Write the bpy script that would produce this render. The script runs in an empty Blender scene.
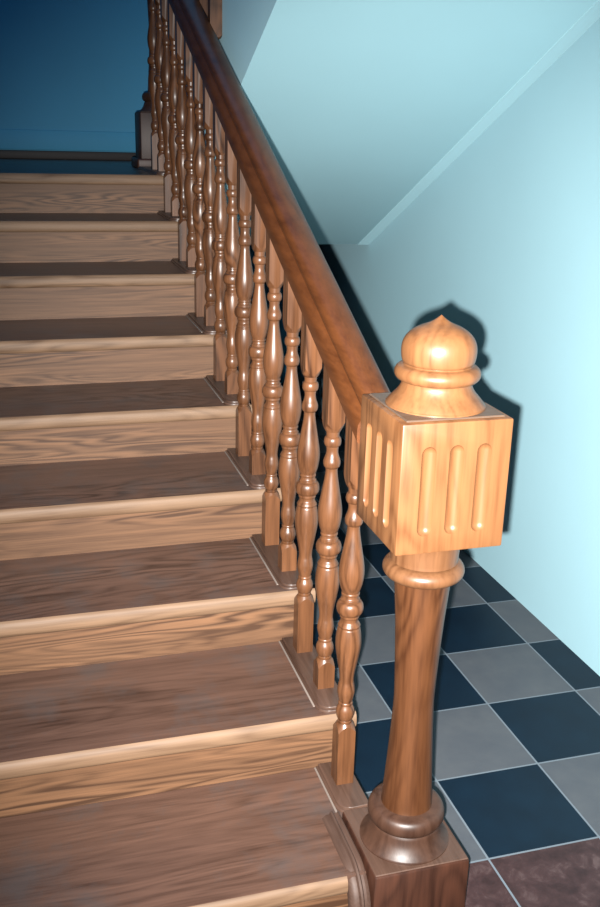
import bpy, bmesh, math, random
from mathutils import Vector, Matrix
random.seed(4)
PI = math.pi
S = 0.88235                      # model units -> metres (a riser is 0.15 m)
R, G, OV, TH = 0.17, 0.36342, 0.0345, 0.0450   # riser, going, nosing overhang, tread thickness
C = bpy.context.scene.collection

# ------------------------------------------------------------------ materials
def nodes(name):
    m = bpy.data.materials.new(name); m.use_nodes = True
    nt = m.node_tree; b = nt.nodes['Principled BSDF']
    return m, nt, b
def N(nt, kind, **kw):
    n = nt.nodes.new(kind)
    for k, v in kw.items():
        if hasattr(n, k): setattr(n, k, v)
        else: n.inputs[k].default_value = v
    return n
def ramp(nt, stops):
    n = nt.nodes.new('ShaderNodeValToRGB'); e = n.color_ramp.elements
    while len(e) < len(stops): e.new(0.5)
    for i, (p, c) in enumerate(stops):
        e[i].position = p; e[i].color = (*c, 1)
    return n
def wood(name, dark, mid, light, axis='X', grain=1.0, rough=0.42, coat=0.0, figure=0.5, blotch=None, contrast=1.0, rings_n=85.0):
    """oak: long streaks, cathedral figure and short pores running along one local axis"""
    m, nt, b = nodes(name); L = nt.links.new
    tc = N(nt, 'ShaderNodeTexCoord'); oi = N(nt, 'ShaderNodeObjectInfo')
    mul = N(nt, 'ShaderNodeVectorMath', operation='SCALE'); mul.inputs['Scale'].default_value = 37.0
    comb = N(nt, 'ShaderNodeCombineXYZ')
    for k in range(3): L(oi.outputs['Random'], comb.inputs[k])
    L(comb.outputs[0], mul.inputs[0])
    add = N(nt, 'ShaderNodeVectorMath', operation='ADD')
    L(tc.outputs['Object'], add.inputs[0]); L(mul.outputs[0], add.inputs[1])
    def mp(long, across):
        n = N(nt, 'ShaderNodeMapping')
        s = [across]*3; s['XYZ'.index(axis)] = long
        n.inputs['Scale'].default_value = s
        L(add.outputs[0], n.inputs['Vector']); return n
    def noise(vec, detail, rough=.55, dist=0.0):
        n = N(nt, 'ShaderNodeTexNoise', Scale=1.0, Detail=detail, Roughness=rough, Distortion=dist); L(vec.outputs[0], n.inputs['Vector']); return n.outputs['Fac']
    def mth(op, p, q, r=None):
        n = N(nt, 'ShaderNodeMath', operation=op)
        for i, v in enumerate((p, q, r)):
            if v is None: continue
            if isinstance(v, (int, float)): n.inputs[i].default_value = v
            else: L(v, n.inputs[i])
        return n.outputs[0]
    st = noise(mp(1.5, 34*grain), 6.0, .62)                     # streaks
    field = noise(mp(1.3, 6.0*grain), 2.5, .45, .35)            # growth rings cut through: contour lines of a stretched field
    rings = mth('MULTIPLY_ADD', mth('SINE', mth('MULTIPLY', field, rings_n), 0), .5, .5)
    rings = mth('POWER', rings, .7)
    where = noise(mp(1.1, 4.0*grain), 1.0)
    amt = mth('MULTIPLY', mth('SMOOTH_MAX', mth('MULTIPLY_ADD', where, 4.0, -1.35), 0.0, .2), figure)
    po = noise(mp(11, 190*grain), 2.0, .5)
    low = noise(mp(.9, 3.0*grain), 2.0)
    val = mth('MULTIPLY_ADD', st, .75, mth('MULTIPLY_ADD', po, .35, mth('MULTIPLY_ADD', low, .55, -.325)))
    sm_ = mth('ADD', val, mth('MULTIPLY', amt, mth('SUBTRACT', rings, .62)))
    class _o: outputs = [sm_]
    sm = _o
    w = 0.30/contrast
    cr = ramp(nt, [(max(0, .5-w), dark), (.5, mid), (min(1, .5+w), light)]); L(sm.outputs[0], cr.inputs[0])
    col = cr.outputs[0]
    if blotch:
        bl = N(nt, 'ShaderNodeTexNoise', Scale=7.0, Detail=5.0, Roughness=0.65); L(add.outputs[0], bl.inputs['Vector'])
        br = ramp(nt, [(.48, (0, 0, 0)), (.68, (.5, .5, .5))]); L(bl.outputs['Fac'], br.inputs[0])
        bm_ = N(nt, 'ShaderNodeMix', data_type='RGBA'); bm_.inputs[7].default_value = (*blotch, 1)
        L(br.outputs[0], bm_.inputs[0]); L(col, bm_.inputs[6]); col = bm_.outputs[2]
    L(col, b.inputs['Base Color'])
    b.inputs['Roughness'].default_value = rough
    b.inputs['Specular IOR Level'].default_value = .35; b.inputs['Coat Weight'].default_value = coat; b.inputs['Coat Roughness'].default_value = 0.18
    bp = N(nt, 'ShaderNodeBump', Strength=0.12, Distance=0.002); L(sm.outputs[0], bp.inputs['Height']); L(bp.outputs[0], b.inputs['Normal'])
    return m
def paint(name, col, rough=0.7, vary=0.06):
    m, nt, b = nodes(name); L = nt.links.new
    tc = N(nt, 'ShaderNodeTexCoord')
    n1 = N(nt, 'ShaderNodeTexNoise', Scale=1.1, Detail=5.0); L(tc.outputs['Object'], n1.inputs['Vector'])
    a = tuple(c*(1-vary) for c in col); z = tuple(min(1, c*(1+vary)) for c in col)
    cr = ramp(nt, [(.35, a), (.65, z)]); L(n1.outputs['Fac'], cr.inputs[0]); L(cr.outputs[0], b.inputs['Base Color'])
    n2 = N(nt, 'ShaderNodeTexNoise', Scale=120.0, Detail=3.0); L(tc.outputs['Object'], n2.inputs['Vector'])
    bp = N(nt, 'ShaderNodeBump', Strength=0.15, Distance=0.002); L(n2.outputs['Fac'], bp.inputs['Height']); L(bp.outputs[0], b.inputs['Normal'])
    b.inputs['Roughness'].default_value = rough
    return m
M = {}
def tone(c, k): return tuple(q*k for q in c)
def oak(name, col, axis, lo=.55, hi=1.45, **kw):
    """three tones of one timber colour; the dark end is also a little redder"""
    d = (col[0]*lo, col[1]*lo*.88, col[2]*lo*.78)
    return wood(name, d, col, tone(col, hi), axis, **kw)
M['baluster'] = oak('oak_turned', (.076, .0305, .0128), 'Z', .36, 1.5, grain=1.3, rough=.36, coat=.08, figure=.3)
M['newel'] = oak('oak_newel', (.053, .0195, .0072), 'Z', .5, 1.4, grain=1.0, rough=.40, coat=.05, figure=.3)
M['cap'] = oak('oak_newel_cap', (.125, .053, .0205), 'Z', .58, 1.3, grain=.9, rough=.42, coat=.1, figure=.35)
M['collar'] = oak('oak_newel_collar', (.098, .043, .0185), 'Z', .58, 1.3, grain=.9, rough=.40, coat=.1, figure=.35)
M['base'] = oak('oak_newel_foot', (.036, .0165, .0100), 'Z', .6, 1.35, grain=1.0, rough=.44, coat=.0, figure=.3)
M['block'] = oak('oak_newel_base', (.030, .0105, .0055), 'Z', grain=1.0, rough=.5, coat=.0, figure=.4)
M['rail'] = oak('oak_handrail', (.062, .0195, .0055), 'Y', .5, 1.45, grain=1.2, rough=.40, coat=.05, figure=.12)
M['riser'] = oak('oak_riser', (.088, .0425, .0205), 'X', .46, 1.55, grain=2.7, rough=.6, figure=.45)
M['tread'] = oak('oak_worn_tread', (.069, .0355, .0245), 'X', .40, 1.5, grain=1.25, rough=.38, figure=.24, blotch=(.052, .046, .045))
M['nosing'] = oak('oak_worn_nosing', (.125, .073, .042), 'X', .55, 1.35, grain=1.4, rough=.62, figure=.2)
M['strip'] = oak('oak_strip', (.055, .030, .021), 'Y', .6, 1.4, grain=1.3, rough=.40, coat=.05, figure=.2)
M['mould'] = oak('oak_step_moulding', (.050, .027, .019), 'Y', .6, 1.4, grain=1.3, rough=.62, figure=.2)
M['plate'] = oak('oak_dusty_top', (.085, .056, .040), 'X', .7, 1.3, grain=1.0, rough=.45, figure=.2)
M['dark'] = oak('oak_dark_skirting', (.010, .006, .005), 'X', grain=1.0, rough=.6, figure=.2)
M['filler'] = paint('pale_filler', (.15, .118, .10), vary=.3)
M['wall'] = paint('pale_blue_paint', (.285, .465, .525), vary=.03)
M['soffit'] = paint('pale_blue_paint_lit', (.44, .705, .78), vary=.03)  # wall paint lightened to make up for weak flash on the soffit
M['batten'] = paint('pale_blue_paint_half_lit', (.385, .61, .675), vary=.03)  # same paint, toned between wall and soffit because the batten lit up too bright
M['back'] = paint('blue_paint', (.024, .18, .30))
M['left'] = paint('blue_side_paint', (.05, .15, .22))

# tiled floor: blue and grey checker, a border of mottled red-brown tiles, pale joints
T = 0.3205*S
def tile_material(ox, oy):
    m, nt, b = nodes('floor_tiles'); L = nt.links.new
    tc = N(nt, 'ShaderNodeTexCoord'); sp = N(nt, 'ShaderNodeSeparateXYZ'); L(tc.outputs['Object'], sp.inputs[0])
    def mth(op, a, v=None, c=None):
        n = N(nt, 'ShaderNodeMath', operation=op)
        for i, q in enumerate((a, v, c)):
            if q is None: continue
            if isinstance(q, (int, float)): n.inputs[i].default_value = q
            else: L(q, n.inputs[i])
        return n.outputs[0]
    u = mth('MULTIPLY_ADD', sp.outputs[0], 1/T, -ox/T); v = mth('MULTIPLY_ADD', sp.outputs[1], 1/T, -oy/T)
    fu, fv = mth('FLOOR', u), mth('FLOOR', v)
    par = mth('FLOORED_MODULO', mth('ADD', fu, fv), 2.0)
    def edge(q):
        d = mth('ABSOLUTE', mth('SUBTRACT', mth('FRACT', q), .5)); return mth('GREATER_THAN', d, (.5-.0088))
    joint = mth('MAXIMUM', edge(u), edge(v))
    border = mth('LESS_THAN', v, -2.0)
    n1 = N(nt, 'ShaderNodeTexNoise', Scale=9.0, Detail=6.0, Roughness=.65); L(tc.outputs['Object'], n1.inputs['Vector'])
    n2 = N(nt, 'ShaderNodeTexNoise', Scale=22.0, Detail=7.0, Roughness=.7, Distortion=.5); L(tc.outputs['Object'], n2.inputs['Vector'])
    blue = ramp(nt, [(.3, (.0005, .0040, .0105)), (.7, (.0010, .0072, .0170))]); L(n1.outputs['Fac'], blue.inputs[0])
    grey = ramp(nt, [(.3, (.046, .051, .061)), (.7, (.062, .066, .073))]); L(n1.outputs['Fac'], grey.inputs[0])
    red = ramp(nt, [(.35, (.019, .0085, .0085)), (.55, (.034, .0165, .0165)), (.72, (.068, .043, .042))]); L(n2.outputs['Fac'], red.inputs[0])
    def mix(f, a, c):
        n = N(nt, 'ShaderNodeMix', data_type='RGBA'); L(f, n.inputs[0])
        for i, q in ((6, a), (7, c)):
            if isinstance(q, tuple): n.inputs[i].default_value = (*q, 1)
            else: L(q, n.inputs[i])
        return n.outputs[2]
    c = mix(par, grey.outputs[0], blue.outputs[0]); c = mix(border, c, red.outputs[0]); c = mix(joint, c, (.105, .125, .145))
    L(c, b.inputs['Base Color']); b.inputs['Roughness'].default_value = .45; b.inputs['Specular IOR Level'].default_value = .25
    bp = N(nt, 'ShaderNodeBump', Strength=.25, Distance=.002); bp.invert = True; L(joint, bp.inputs['Height']); L(bp.outputs[0], b.inputs['Normal'])
    return m

# ------------------------------------------------------------------ helpers
ORIG = {}
def place(o, loc): o.location = Vector(loc)*S; ORIG[o.name] = Vector(loc)
def empty(name, loc, label, cat, group=None):
    o = bpy.data.objects.new(name, None); C.objects.link(o); o.empty_display_size = .05
    place(o, loc); tag(o, label, cat, group); return o
def tag(o, label, cat, group=None):
    o['label'] = label; o['category'] = cat
    if group: o['group'] = group
    return o
def build(name, bm, mat, parent=None, loc=(0, 0, 0), sharp=35, label=None):
    """link a bmesh given in model units as one mesh object; loc is its own origin (model units)"""
    bmesh.ops.recalc_face_normals(bm, faces=bm.faces[:])
    bm.transform(Matrix.Translation(-Vector(loc))); bm.transform(Matrix.Scale(S, 4))
    me = bpy.data.meshes.new(name); bm.to_mesh(me); bm.free()
    for p in me.polygons: p.use_smooth = True
    me.set_sharp_from_angle(angle=math.radians(sharp))
    me.materials.append(mat)
    o = bpy.data.objects.new(name, me); C.objects.link(o)
    if parent:
        o.parent = parent; o.location = (Vector(loc)-ORIG[parent.name])*S; ORIG[o.name] = Vector(loc)
    else: place(o, loc)
    if label: o['label'] = label
    return o
def structure(name, bm, mat): o = build(name, bm, mat); o['kind'] = 'structure'; return o
def bx(bm, a, b, bev=0, seg=2):
    r = bmesh.ops.create_cube(bm, size=1)['verts']
    for v in r: v.co = Vector([(a[i]+b[i])/2 + v.co[i]*(b[i]-a[i]) for i in range(3)])
    if bev:
        es = list({e for v in r for e in v.link_edges})
        bmesh.ops.bevel(bm, geom=es, offset=bev, segments=seg, affect='EDGES', profile=.5)
    return bm
def box(a, b, bev=0, seg=2): return bx(bmesh.new(), a, b, bev, seg)
def lathe(bm, prof, c, seg=40):
    """prof: (radius, z) from the bottom up"""
    rings = []
    for r, z in prof:
        if r < 1e-4: rings.append([bm.verts.new((c[0], c[1], c[2]+z))]); continue
        rings.append([bm.verts.new((c[0]+r*math.cos(2*PI*i/seg), c[1]+r*math.sin(2*PI*i/seg), c[2]+z)) for i in range(seg)])
    for a, b in zip(rings, rings[1:]):
        for i in range(seg):
            j = (i+1) % seg
            if len(a) == 1: bm.faces.new((a[0], b[j], b[i]))
            elif len(b) == 1: bm.faces.new((a[i], a[j], b[0]))
            else: bm.faces.new((a[i], a[j], b[j], b[i]))
    if len(rings[0]) > 1: bm.faces.new(rings[0][::-1])
    if len(rings[-1]) > 1: bm.faces.new(rings[-1])
    return bm
def spline(pts, n=6):
    """Catmull-Rom through (r,z); a point given as (r,z,1) is a hard corner"""
    out = []
    P = [(p[0], p[1]) for p in pts]; K = [len(p) > 2 for p in pts]
    for i in range(len(P)-1):
        p1, p2 = P[i], P[i+1]
        p0 = P[i-1] if i > 0 and not K[i] else p1
        p3 = P[i+2] if i+2 < len(P) and not K[i+1] else p2
        for k in range(n):
            t = k/n
            q = [.5*((2*p1[j])+(-p0[j]+p2[j])*t+(2*p0[j]-5*p1[j]+4*p2[j]-p3[j])*t*t+(-p0[j]+3*p1[j]-3*p2[j]+p3[j])*t**3) for j in (0, 1)]
            out.append((max(q[0], 0), q[1]))
    out.append(P[-1]); return out
def torus(r, z, h, b, n=8):
    """half-round bead: outer radius r, centre z, half height h, rising from radius b"""
    return [(b+(r-b)*math.cos(t), z+h*math.sin(t)) for t in [(-.5+k/n)*PI for k in range(n+1)]]
def prism(poly, x0, x1):
    """extrude a (y,z) polygon along x"""
    bm = bmesh.new()
    a = [bm.verts.new((x0, y, z)) for y, z in poly]; b = [bm.verts.new((x1, y, z)) for y, z in poly]
    n = len(poly); bm.faces.new(a); bm.faces.new(b[::-1])
    for i in range(n): bm.faces.new((a[i], a[(i+1) % n], b[(i+1) % n], b[i]))
    return bm
def turned_block(c, half, z0, z1, top=0.0, bottom=0.0, drop=0.0):
    """square block whose end(s) next to the turning are pared from a square to a lobed round"""
    bm = bmesh.new(); n = 8; loops = []
    def sq(i):                          # point i of 32 around the square
        s, k = divmod(i, n); t = -1+2*k/n
        return [(1, t), (-t, 1), (-1, -t), (t, -1)][s]
    def loop(z, f):                     # f: 0 square, 1 round
        vs = []
        for i in range(4*n):
            x, y = sq(i); l = math.hypot(x, y); q = half*(1-f*.30)
            X, Y = x*half, y*half
            if f: cx, cy = x/l*half*.82, y/l*half*.82; X, Y = X*(1-f)+cx*f, Y*(1-f)+cy*f
            vs.append(bm.verts.new((c[0]+X, c[1]+Y, z)))
        loops.append(vs)
    def corner(z, d):                   # lamb's tongue: corners cut lower than the middles of the faces
        vs = []
        for i in range(4*n):
            x, y = sq(i); l = math.hypot(x, y)
            k = (l-1)/(math.sqrt(2)-1)
            vs.append(bm.verts.new((c[0]+x*half, c[1]+y*half, z+d*k)))
        loops.append(vs)
    if bottom: loop(z0, 1); corner(z0+bottom*.25, bottom*.75)
    else: loop(z0, 0)
    if top: corner(z1-top*.25, -top*.75); loop(z1, 1)
    else: loop(z1, 0)
    for a, b in zip(loops, loops[1:]):
        for i in range(4*n): j = (i+1) % (4*n); bm.faces.new((a[i], a[j], b[j], b[i]))
    bm.faces.new(loops[0][::-1]); bm.faces.new(loops[-1])
    if drop:                            # bevel the top to the rake of the handrail
        for v in loops[-1]: v.co.z += drop*(v.co.y-c[1])
    return bm

# ------------------------------------------------------------------ setting
XW, XL, YB = 1.160, -1.78, 4.80
LZ = 9*R                                        # landing level
floor_m = tile_material(.7091*S, .7948*S)
structure('floor', box((XL-.1, -3.2, -.08), (XW+.1, YB+.1, 0)), floor_m)
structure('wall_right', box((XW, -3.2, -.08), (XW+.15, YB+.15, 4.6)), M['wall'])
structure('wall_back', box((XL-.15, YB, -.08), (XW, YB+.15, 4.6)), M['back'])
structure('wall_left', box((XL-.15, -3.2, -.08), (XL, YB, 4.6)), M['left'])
# painted skirting board on the landing and the dark wooden shoe under it
structure('baseboard_back', box((XL, YB-.014, LZ+.055), (.6, YB, 1.70), .004), M['back'])
structure('trim_1', box((XL, YB-.035, LZ), (.6, YB, LZ+.05), .006), M['dark'])
# underside and outer side of the upper flight, running back over the viewer
XF = .112
def soff(y): return 1.174+.4678*(3.303-y)
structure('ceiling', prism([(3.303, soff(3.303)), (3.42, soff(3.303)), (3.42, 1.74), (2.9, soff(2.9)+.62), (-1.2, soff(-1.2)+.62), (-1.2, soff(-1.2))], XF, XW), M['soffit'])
structure('unseen_wall_front', box((XL-.15, -3.35, -.08), (XW+.15, -3.2, 4.6)), M['wall'])  # unseen wall behind the camera, added to shut out stray sky light
structure('unseen_ceiling_hall', box((XL, -3.2, 3.29), (XW, -1.2, 3.45)), M['soffit'])  # unseen ceiling, added to stop sky light leaking in over the camera
# flat batten where the sloping ceiling meets the wall
bm = bmesh.new()
prof = [(XW, .01), (XW, -.0035), (XW-.060, -.0035), (XW-.060, .01)]
ra, rb = [[bm.verts.new((x, y, soff(y)+d)) for x, d in prof] for y in (3.303, -1.2)]
for i in range(len(prof)):
    j = (i+1) % len(prof); bm.faces.new((ra[i], ra[j], rb[j], rb[i]))
bm.faces.new(ra); bm.faces.new(rb[::-1])
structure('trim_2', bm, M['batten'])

# ------------------------------------------------------------------ the steps
def skew(y): return -.0066*max(0, y-.45)      # the flight drifts slightly from the wall
XS = .083                                       # right edge of the stair
ordinal = ['lowest', 'second', 'third', 'fourth', 'fifth', 'sixth', 'seventh', 'eighth']
def strip_bm(y0, y1, z, w=XS):
    s0 = skew((y0+y1)/2)
    """thin board along the tread end, two tiers, its free front corner rounded"""
    bm = bmesh.new()
    for inset, za, zb, rad in ((s0, z, z+.006, .034), (s0+.006, z+.006, z+.0125, .030)):
        a, f = inset, y0+inset
        pts = [(w+s0, f)] + [(a+rad-rad*math.sin(t), f+rad-rad*math.cos(t)) for t in [k/8*PI/2 for k in range(9)]] + [(a, y1), (w+s0, y1)]
        lo = [bm.verts.new((x, y, za)) for x, y in pts]; up = [bm.verts.new((x, y, zb)) for x, y in pts]
        n = len(pts); bm.faces.new(lo[::-1]); top = bm.faces.new(up)
        for i in range(n): bm.faces.new((lo[i], lo[(i+1) % n], up[(i+1) % n], up[i]))
        es = [e for e in top.edges]
        bmesh.ops.bevel(bm, geom=es, offset=.003, segments=2, affect='EDGES', profile=.5)
    return bm
def nosing_bm(y, z, x0, x1):
    poly = [(y+.012, z-TH), (y+.0065, z-TH+.0015), (y+.0025, z-TH+.006), (y+.0005, z-TH+.013), (y, z-.024), (y+.0008, z-.0155), (y+.003, z-.0085), (y+.0068, z-.003), (y+.0115, z)]
    return prism(poly, x0, x1)
def tread_prism(y, z, y1, x0, x1):
    """tread board behind its nosing"""
    return prism([(y+.0116, z-TH), (y+.0116, z), (y1, z), (y1, z-TH)], x0, x1)
def step(k):
    y, z = (k-1)*G, k*R
    if k == 1: lab = 'lowest oak stair step in the foreground, its end against the newel post base'
    else: lab = '%s oak stair step from the bottom, worn dark tread and grained riser' % ordinal[k-1]
    t = empty('stair_step', (-.8, y+OV, z-R), lab, 'stair step', 'oak steps of the lower flight')
    sk = skew(y+.2); xe = XS+sk if k > 1 else -.0005
    tread_bm = tread_prism(y, z, y+G+OV-.0005, XL, xe)
    if k == 1: bx(tread_bm, (-.002, .206, z-TH), (XS, y+G+OV-.0005, z))
    tr = build('tread', tread_bm, M['tread'], t, (-.8, y+.2, z))
    build('nosing', nosing_bm(y, z, XL, XS+.012+sk if k > 1 else -.046), M['nosing'], tr, (-.8, y, z), label='pale worn rounded nosing')
    build('riser', box((XL, y+OV, z-R), (xe, y+OV+.024, z-TH)), M['riser'], t, (-.8, y+OV, z-R/2))
    if k == 1: build('baluster_strip', strip_bm(y+.206, y+G+OV-.001, z), M['strip'], t, (.04, y+.2, z))
    else: build('baluster_strip', strip_bm(y+.019, y+G+OV-.001, z), M['strip'], t, (.04, y+.2, z))
    if k < 7:
        st = [c for c in t.children if c.name.startswith('baluster_strip')][0]
        s0 = skew(y+.2); ya = y+(.206 if k == 1 else .055)
        build('filler_line', box((s0-.0045, ya, z), (s0+.0005, y+G+OV-.002, z+.0016)), M['filler'], st, (.0, y+.2, z), label='pale line of filler and dust')
    return t
steps = [step(k) for k in range(1, 9)]
# moulding between the lowest step and the newel base, bending down over the nosing
bm = bmesh.new()
path = [(.205, R+.006), (.06, R+.006)] + [(.06-.085*math.sin(a), R+.006-.085*(1-math.cos(a))) for a in [k/10*PI/2 for k in range(1, 11)]] + [(-.025, 0.0)]
sect = [(-.0012, -.022), (-.0012, .006), (-.005, .008), (-.008, .004), (-.014, .004), (-.018, .010), (-.023, .010), (-.026, .003), (-.033, .003), (-.038, .000), (-.043, -.005), (-.045, -.012), (-.045, -.022)]
rings = []
for i, (y, z) in enumerate(path):
    p, q = path[max(0, i-1)], path[min(len(path)-1, i+1)]
    d = Vector((q[0]-p[0], q[1]-p[1])).normalized(); nrm = Vector((d.y, -d.x))   # outward: up, then forward
    rings.append([bm.verts.new((x, y+nrm.x*h, z+nrm.y*h)) for x, h in sect])
for a, b in zip(rings, rings[1:]):
    for i in range(len(sect)): j = (i+1) % len(sect); bm.faces.new((a[i], a[j], b[j], b[i]))
bm.faces.new(rings[0]); bm.faces.new(rings[-1][::-1])
build('end_moulding', bm, M['mould'], steps[0], (-.02, .1, R), label='moulded strip curving down over the step end')

# landing: the ninth riser, nosing and boards with the strip that carries two more balusters
ld = empty('stair_landing', (-.8, 8*G+OV, LZ-R), 'dark oak landing at the top of the lower flight', 'landing')
lt = build('landing_boards', bx(tread_prism(8*G, LZ, 9*G+.3, XL, XS+skew(3)), (XL, 9*G+.3, LZ-TH), (XW, YB-.001, LZ)), M['tread'], ld, (-.8, 8*G+.5, LZ))
build('nosing', nosing_bm(8*G, LZ, XL, XS+.012+skew(3)), M['nosing'], lt, (-.8, 8*G, LZ), label='pale worn rounded nosing')
build('riser', box((XL, 8*G+OV, LZ-R), (XS+skew(3), 8*G+OV+.024, LZ-TH)), M['riser'], ld, (-.8, 8*G+OV, LZ-R/2))
build('baluster_strip', strip_bm(8*G+.019, 3.568, LZ), M['strip'], ld, (.04, 8*G+.2, LZ))
# panelled outer string closing the side of the flight down to the floor
poly = [(.21, 0), (.21, R-TH)]
for k in range(1, 10):
    poly += [(k*G+OV+.024, k*R-TH)] if k < 9 else [(9*G+.28, 9*R-TH)]
    if k < 9: poly += [(k*G+OV+.024, (k+1)*R-TH)]
poly += [(9*G+.28, 0)]
o = build('stair_string', prism(poly, .052, .0825), M['newel'], None, (.07, .21, 0))
tag(o, 'oak side panel closing the flight below the tread ends, beside the tiled floor', 'stair string')

# ------------------------------------------------------------------ balusters
XB = .0465
def turn_profile():
    p = [(.0165, -.619), (.0178, -.616), (.0178, -.612)]
    p += spline([(.0165, -.611, 1), (.0205, -.604), (.0232, -.592), (.0222, -.581), (.0180, -.571), (.0168, -.568, 1)], 5)
    p += [(.0180, -.566), (.0180, -.562)]
    p += spline([(.0160, -.560, 1), (.0195, -.545), (.0218, -.530), (.0200, -.514), (.0178, -.500), (.0195, -.478), (.0262, -.440), (.0312, -.405), (.0304, -.378), (.0272, -.358, 1), (.0258, -.354), (.0272, -.350, 1), (.0245, -.344, 1), (.0212, -.338), (.0212, -.330, 1), (.0232, -.328), (.0232, -.324, 1)], 5)
    p += torus(.0325, -.3035, .0175, .0232, 10)
    p += spline([(.0232, -.284, 1), (.0232, -.280, 1), (.0205, -.277), (.0195, -.271, 1), (.0218, -.269), (.0218, -.265, 1), (.0205, -.263, 1), (.0268, -.243), (.0304, -.216), (.0288, -.190), (.0228, -.155), (.0172, -.122), (.0148, -.103), (.0152, -.094, 1), (.0192, -.090)], 6)
    p += spline([(.0206, -.086, 1), (.0214, -.078), (.0198, -.070, 1), (.0160, -.060), (.0145, -.050), (.0152, -.041, 1)], 4)
    p += torus(.0214, -.0255, .0125, .0155, 8)
    p += [(.0158, -.009), (.0165, .0)]
    return p
PROF = turn_profile()
HB = .0222
def baluster(y, z0, ztop_over=0.0):
    """parts of one baluster centred at xb,y: block on the strip, turning, block under the rail"""
    xb = XB+skew(y)
    zt = .971+.4678*(y-.322)
    zr = 1.0225+.4678*y - .0008                         # underside of the rail
    zb = zt-.618
    root = bpy.data.objects.new('stair_baluster', None); C.objects.link(root); place(root, (xb, y, z0))
    build('base_block', turned_block((xb, y), HB, z0, zb, top=.022), M['baluster'], root, (xb, y, z0))
    build('turned_shaft', lathe(bmesh.new(), PROF, (xb, y, zt), 28), M['baluster'], root, (xb, y, zt), sharp=50)
    build('top_block', turned_block((xb, y), HB, zt, zr, bottom=.026, drop=.4678), M['baluster'], root, (xb, y, zt))
    return root
def dup(root, loc):
    r = root.copy(); C.objects.link(r); r.location = Vector(loc)*S
    for ch in root.children:
        c = ch.copy(); C.objects.link(c); c.parent = r
    return r
GRP = 'turned balusters of the lower flight'
rear0 = front0 = None
for k in range(1, 10):
    for q, off in (('front', .132), ('rear', .322)):
        if k == 1 and q == 'front': continue
        y, z0 = (k-1)*G+off, k*R+.0125
        if q == 'rear':
            if rear0 is None: rear0 = o = baluster(y, z0)
            else: o = dup(rear0, (XB+skew(y), y, z0))
        else:
            if front0 is None: front0 = o = baluster(y, z0)
            else: o = dup(front0, (XB+skew(y), y, z0))
        if k == 1: lab = 'turned oak baluster nearest the newel post, alone on the lowest step'
        elif k == 9: lab = 'dark turned baluster with %s base block on the landing strip' % ('short' if q == 'front' else 'tall')
        else: lab = 'turned oak baluster with %s base block on the %s step from the bottom' % ('short' if q == 'front' else 'tall', ordinal[k-1])
        tag(o, lab, 'baluster', GRP)

# two balusters fixed to the side of the upper flight, square ends showing above the handrail
def hanging(y, lab):
    x = XF-HB-.0005; z0 = 2.030-.4678*(y-2.15); root = empty('upper_baluster', (x, y, z0), lab, 'baluster', 'balusters of the upper flight')
    bl = turned_block((x, y), HB, z0, z0+.50, top=.022, bottom=.012)
    build('base_block', bl, M['baluster'], root, (x, y, z0))
    build('turned_shaft', lathe(bmesh.new(), PROF, (x, y, z0+.50+.628), 28), M['baluster'], root, (x, y, z0+.9), sharp=50)
    build('top_block', turned_block((x, y), HB, z0+1.128, z0+1.33, bottom=.026), M['baluster'], root, (x, y, z0+1.128))
hanging(2.12, 'square foot of an upper baluster hanging beside the blue soffit, right of the two')
hanging(2.32, 'square foot of an upper baluster half hidden by the handrail, left of the two')

# ------------------------------------------------------------------ handrail
def rail_profile():
    h = [(.044, .000), (.0465, .004), (.0470, .012), (.0470, .030), (.0455, .040), (.0400, .050), (.0340, .057), (.0315, .062), (.0315, .066), (.0345, .070), (.0365, .076),
         (.0358, .084), (.032, .0915), (.024, .0985), (.012, .1025), (0, .1035)]
    return h + [(-x, z) for x, z in h[-2::-1]]
RP = rail_profile()
bm = bmesh.new(); ends = []
for y in (.2016, 3.5996):
    ends.append([bm.verts.new((XB+skew(y)+x, y, 1.0215+.4678*y+z*1.0)) for x, z in RP])
n = len(RP)
for i in range(n): j = (i+1) % n; bm.faces.new((ends[0][i], ends[0][j], ends[1][j], ends[1][i]))
bm.faces.new(ends[0]); bm.faces.new(ends[1][::-1])
o = build('handrail', bm, M['rail'], None, (XB, .2, 1.115), sharp=25)
tag(o, 'polished reddish oak handrail sloping down to the newel post', 'handrail')

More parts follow.
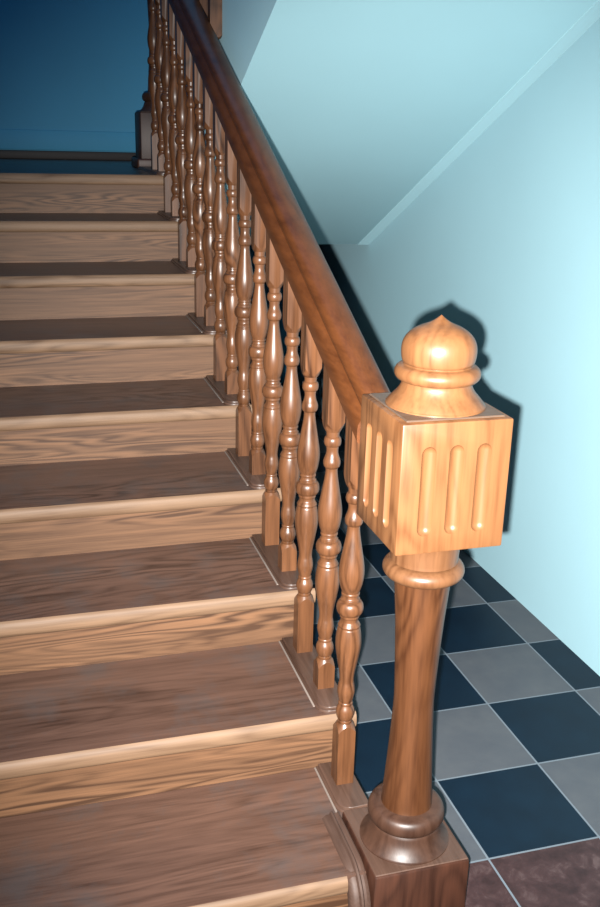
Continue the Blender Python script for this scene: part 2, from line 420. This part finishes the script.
# ------------------------------------------------------------------ newel posts
NX, NH = .1195, .1148
def fluted_box(zb, zt, cy):
    """square box with three round-ended flutes hollowed in every side"""
    base = box((NX-NH, cy-NH, zb), (NX+NH, cy+NH, zt), .004, 2)
    me = bpy.data.meshes.new('tmp'); base.to_mesh(me); base.free()
    o = bpy.data.objects.new('tmp', me); C.objects.link(o)
    cut = bmesh.new(); r, dep = .0165, .0105
    z0, z1 = zb+.043+r*.6, zt-.052-r*.6
    for a in range(4):
        for u in (-.0575, 0, .0575):
            b = bmesh.new(); seg = 20
            pr = [(r*math.cos(t), z0+r*math.sin(t)) for t in [(-.5+k/16)*PI for k in range(8)]] + [(r, z0), (r, z1)] + [(r*math.cos(t), z1+r*math.sin(t)) for t in [(k/16)*PI for k in range(1, 9)]]
            pr[0] = (0, pr[0][1]); pr[-1] = (0, pr[-1][1])
            lathe(b, pr, (0, 0, 0), seg)
            m = Matrix.Translation((NX, cy, 0)) @ Matrix.Rotation(a*PI/2, 4, 'Z') @ Matrix.Translation((u, -NH-r+dep, 0))
            b.transform(m); tm = bpy.data.meshes.new('t'); b.to_mesh(tm); b.free(); cut.from_mesh(tm); bpy.data.meshes.remove(tm)
    bmesh.ops.recalc_face_normals(cut, faces=cut.faces[:])
    cm = bpy.data.meshes.new('cut'); cut.to_mesh(cm); cut.free(); co = bpy.data.objects.new('cut', cm); C.objects.link(co)
    md = o.modifiers.new('b', 'BOOLEAN'); md.operation = 'DIFFERENCE'; md.object = co; md.solver = 'EXACT'
    dg = bpy.context.evaluated_depsgraph_get(); ev = o.evaluated_get(dg)
    out = bmesh.new(); out.from_mesh(ev.to_mesh()); ev.to_mesh_clear()
    bpy.data.objects.remove(o); bpy.data.objects.remove(co)
    bpy.data.meshes.remove(me); bpy.data.meshes.remove(cm)
    return out
def newel(cy, z0, blocktop, lab, plinth=None):
    """z0 floor under the post; the turning sits on a block whose top is at blocktop"""
    d = blocktop-.186                            # everything above the block keeps the lower post's proportions
    root = empty('newel_post', (NX, cy, z0), lab, 'newel post', 'newel posts')
    bt = .186+d
    bb = build('base_block', box((NX-NH, cy-NH, z0), (NX+NH, cy+NH, bt), .006, 2), M['block'], root, (NX, cy, z0))
    build('block_top', box((NX-NH+.003, cy-NH+.003, bt-.001), (NX+NH-.003, cy+NH-.003, bt+.0025), .002, 1), M['strip'], bb, (NX, cy, bt), label='dusty lighter top face')
    if plinth: build('plinth_moulding', box((NX-NH-.022, cy-NH-.022, z0), (NX+NH+.022, cy+NH+.022, z0+plinth), .010, 3), M['block'], bb, (NX, cy, z0))
    p = [(.1035, .0025), (.1035, .005)] + spline([(.101, .006, 1), (.092, .016), (.083, .031), (.0775, .048, 1)], 5) + torus(.0885, .075, .0215, .074, 10) + [(.064, .099)]
    build('base_moulding', lathe(bmesh.new(), p, (NX, cy, bt), 56), M['base'], root, (NX, cy, bt+.0025))
    p = spline([(.0590, .095+.186), (.0575, .30), (.0535, .36), (.0487, .444), (.0450, .53), (.0447, .57), (.0475, .648), (.0525, .746), (.0575, .815), (.0605, .855)], 6)
    build('shaft', lathe(bmesh.new(), p, (NX, cy, d), 56), M['newel'], root, (NX, cy, d+.3))
    p = [(.0615, .8515)] + torus(.0865, .8715, .0185, .066, 12) + [(.0715, .893), (.0715, .900)] + spline([(.0715, .900), (.074, .930), (.081, .957)], 4)
    build('collar', lathe(bmesh.new(), p, (NX, cy, d), 56), M['collar'], root, (NX, cy, d+.87))
    build('fluted_box', fluted_box(.957+d, 1.224+d, cy), M['cap'], root, (NX, cy, d+1.09))
    build('top_plate', box((NX-NH+.012, cy-NH+.012, 1.2235+d), (NX+NH-.012, cy+NH-.012, 1.2275+d), .0025, 1), M['plate'], root, (NX, cy, d+1.225), label='dusty grey top of the fluted box')
    p = [(.0995, 1.2275), (.0995, 1.230)] + spline([(.098, 1.231, 1), (.091, 1.240), (.077, 1.256), (.0705, 1.268), (.0695, 1.275, 1)], 5)
    p += torus(.0855, 1.2925, .0155, .070, 10) + [(.0675, 1.309)]
    p += spline([(.0665, 1.3105, 1), (.0712, 1.316), (.0738, 1.330), (.0735, 1.345), (.0690, 1.359), (.0585, 1.372), (.0420, 1.3825), (.0240, 1.390), (.0120, 1.397), (0, 1.4065)], 5)
    build('finial', lathe(bmesh.new(), p, (NX, cy, d), 56), M['cap'], root, (NX, cy, d+1.23), label='turned onion-shaped finial')
    return root
newel(.0865, 0, .186, 'large oak newel post in the foreground with fluted box and onion finial')
newel(3.6+NH, LZ, LZ+.276, 'dark newel post standing on the landing behind the balusters', plinth=.05)

# ------------------------------------------------------------------ camera, flash, daylight
F, YAW, PIT, ROLL = 967.724, .2926424, -.3218015, .0272222
cz, sz = math.cos(YAW), math.sin(YAW)
f0, r0 = Vector((sz, cz, 0)), Vector((cz, -sz, 0))
fw = math.cos(PIT)*f0 + Vector((0, 0, math.sin(PIT))); u0 = -math.sin(PIT)*f0 + Vector((0, 0, math.cos(PIT)))
r_ = math.cos(ROLL)*r0 + math.sin(ROLL)*u0; u_ = -math.sin(ROLL)*r0 + math.cos(ROLL)*u0
CP = Vector((-.672827, -1.619652, 1.736377))
cd = bpy.data.cameras.new('camera'); cam = bpy.data.objects.new('camera', cd); C.objects.link(cam)
rot3 = Matrix((r_, u_, -fw)).transposed()
cam.matrix_world = Matrix.Translation(CP*S) @ rot3.to_4x4()
cd.sensor_fit = 'VERTICAL'; cd.sensor_height = 36; cd.lens = 36*F/907; cd.clip_start = .02
bpy.context.scene.camera = cam
ldt = bpy.data.lights.new('camera_flash', 'SPOT'); ldt.energy = 1400; ldt.shadow_soft_size = .011
ldt.spot_size = math.radians(75); ldt.spot_blend = 1.0; ldt.color = (1, .985, .95)
lo = bpy.data.objects.new('camera_flash', ldt); C.objects.link(lo)
aim = (fw + r_*(120/F) + u_*(-35/F)).normalized()           # the flash throws slightly to the right
lo.matrix_world = Matrix.Translation((CP + r_*-.034 + u_*-.050)*S) @ aim.to_track_quat('-Z', 'Y').to_matrix().to_4x4()
w = bpy.data.worlds.new('world'); bpy.context.scene.world = w; w.use_nodes = True
w.node_tree.nodes['Background'].inputs[0].default_value = (.09, .50, 1, 1); w.node_tree.nodes['Background'].inputs[1].default_value = .62
vs = bpy.context.scene.view_settings
vs.view_transform = 'Standard'; vs.look = 'None'; vs.exposure = 0; vs.gamma = 1; vs.use_curve_mapping = False
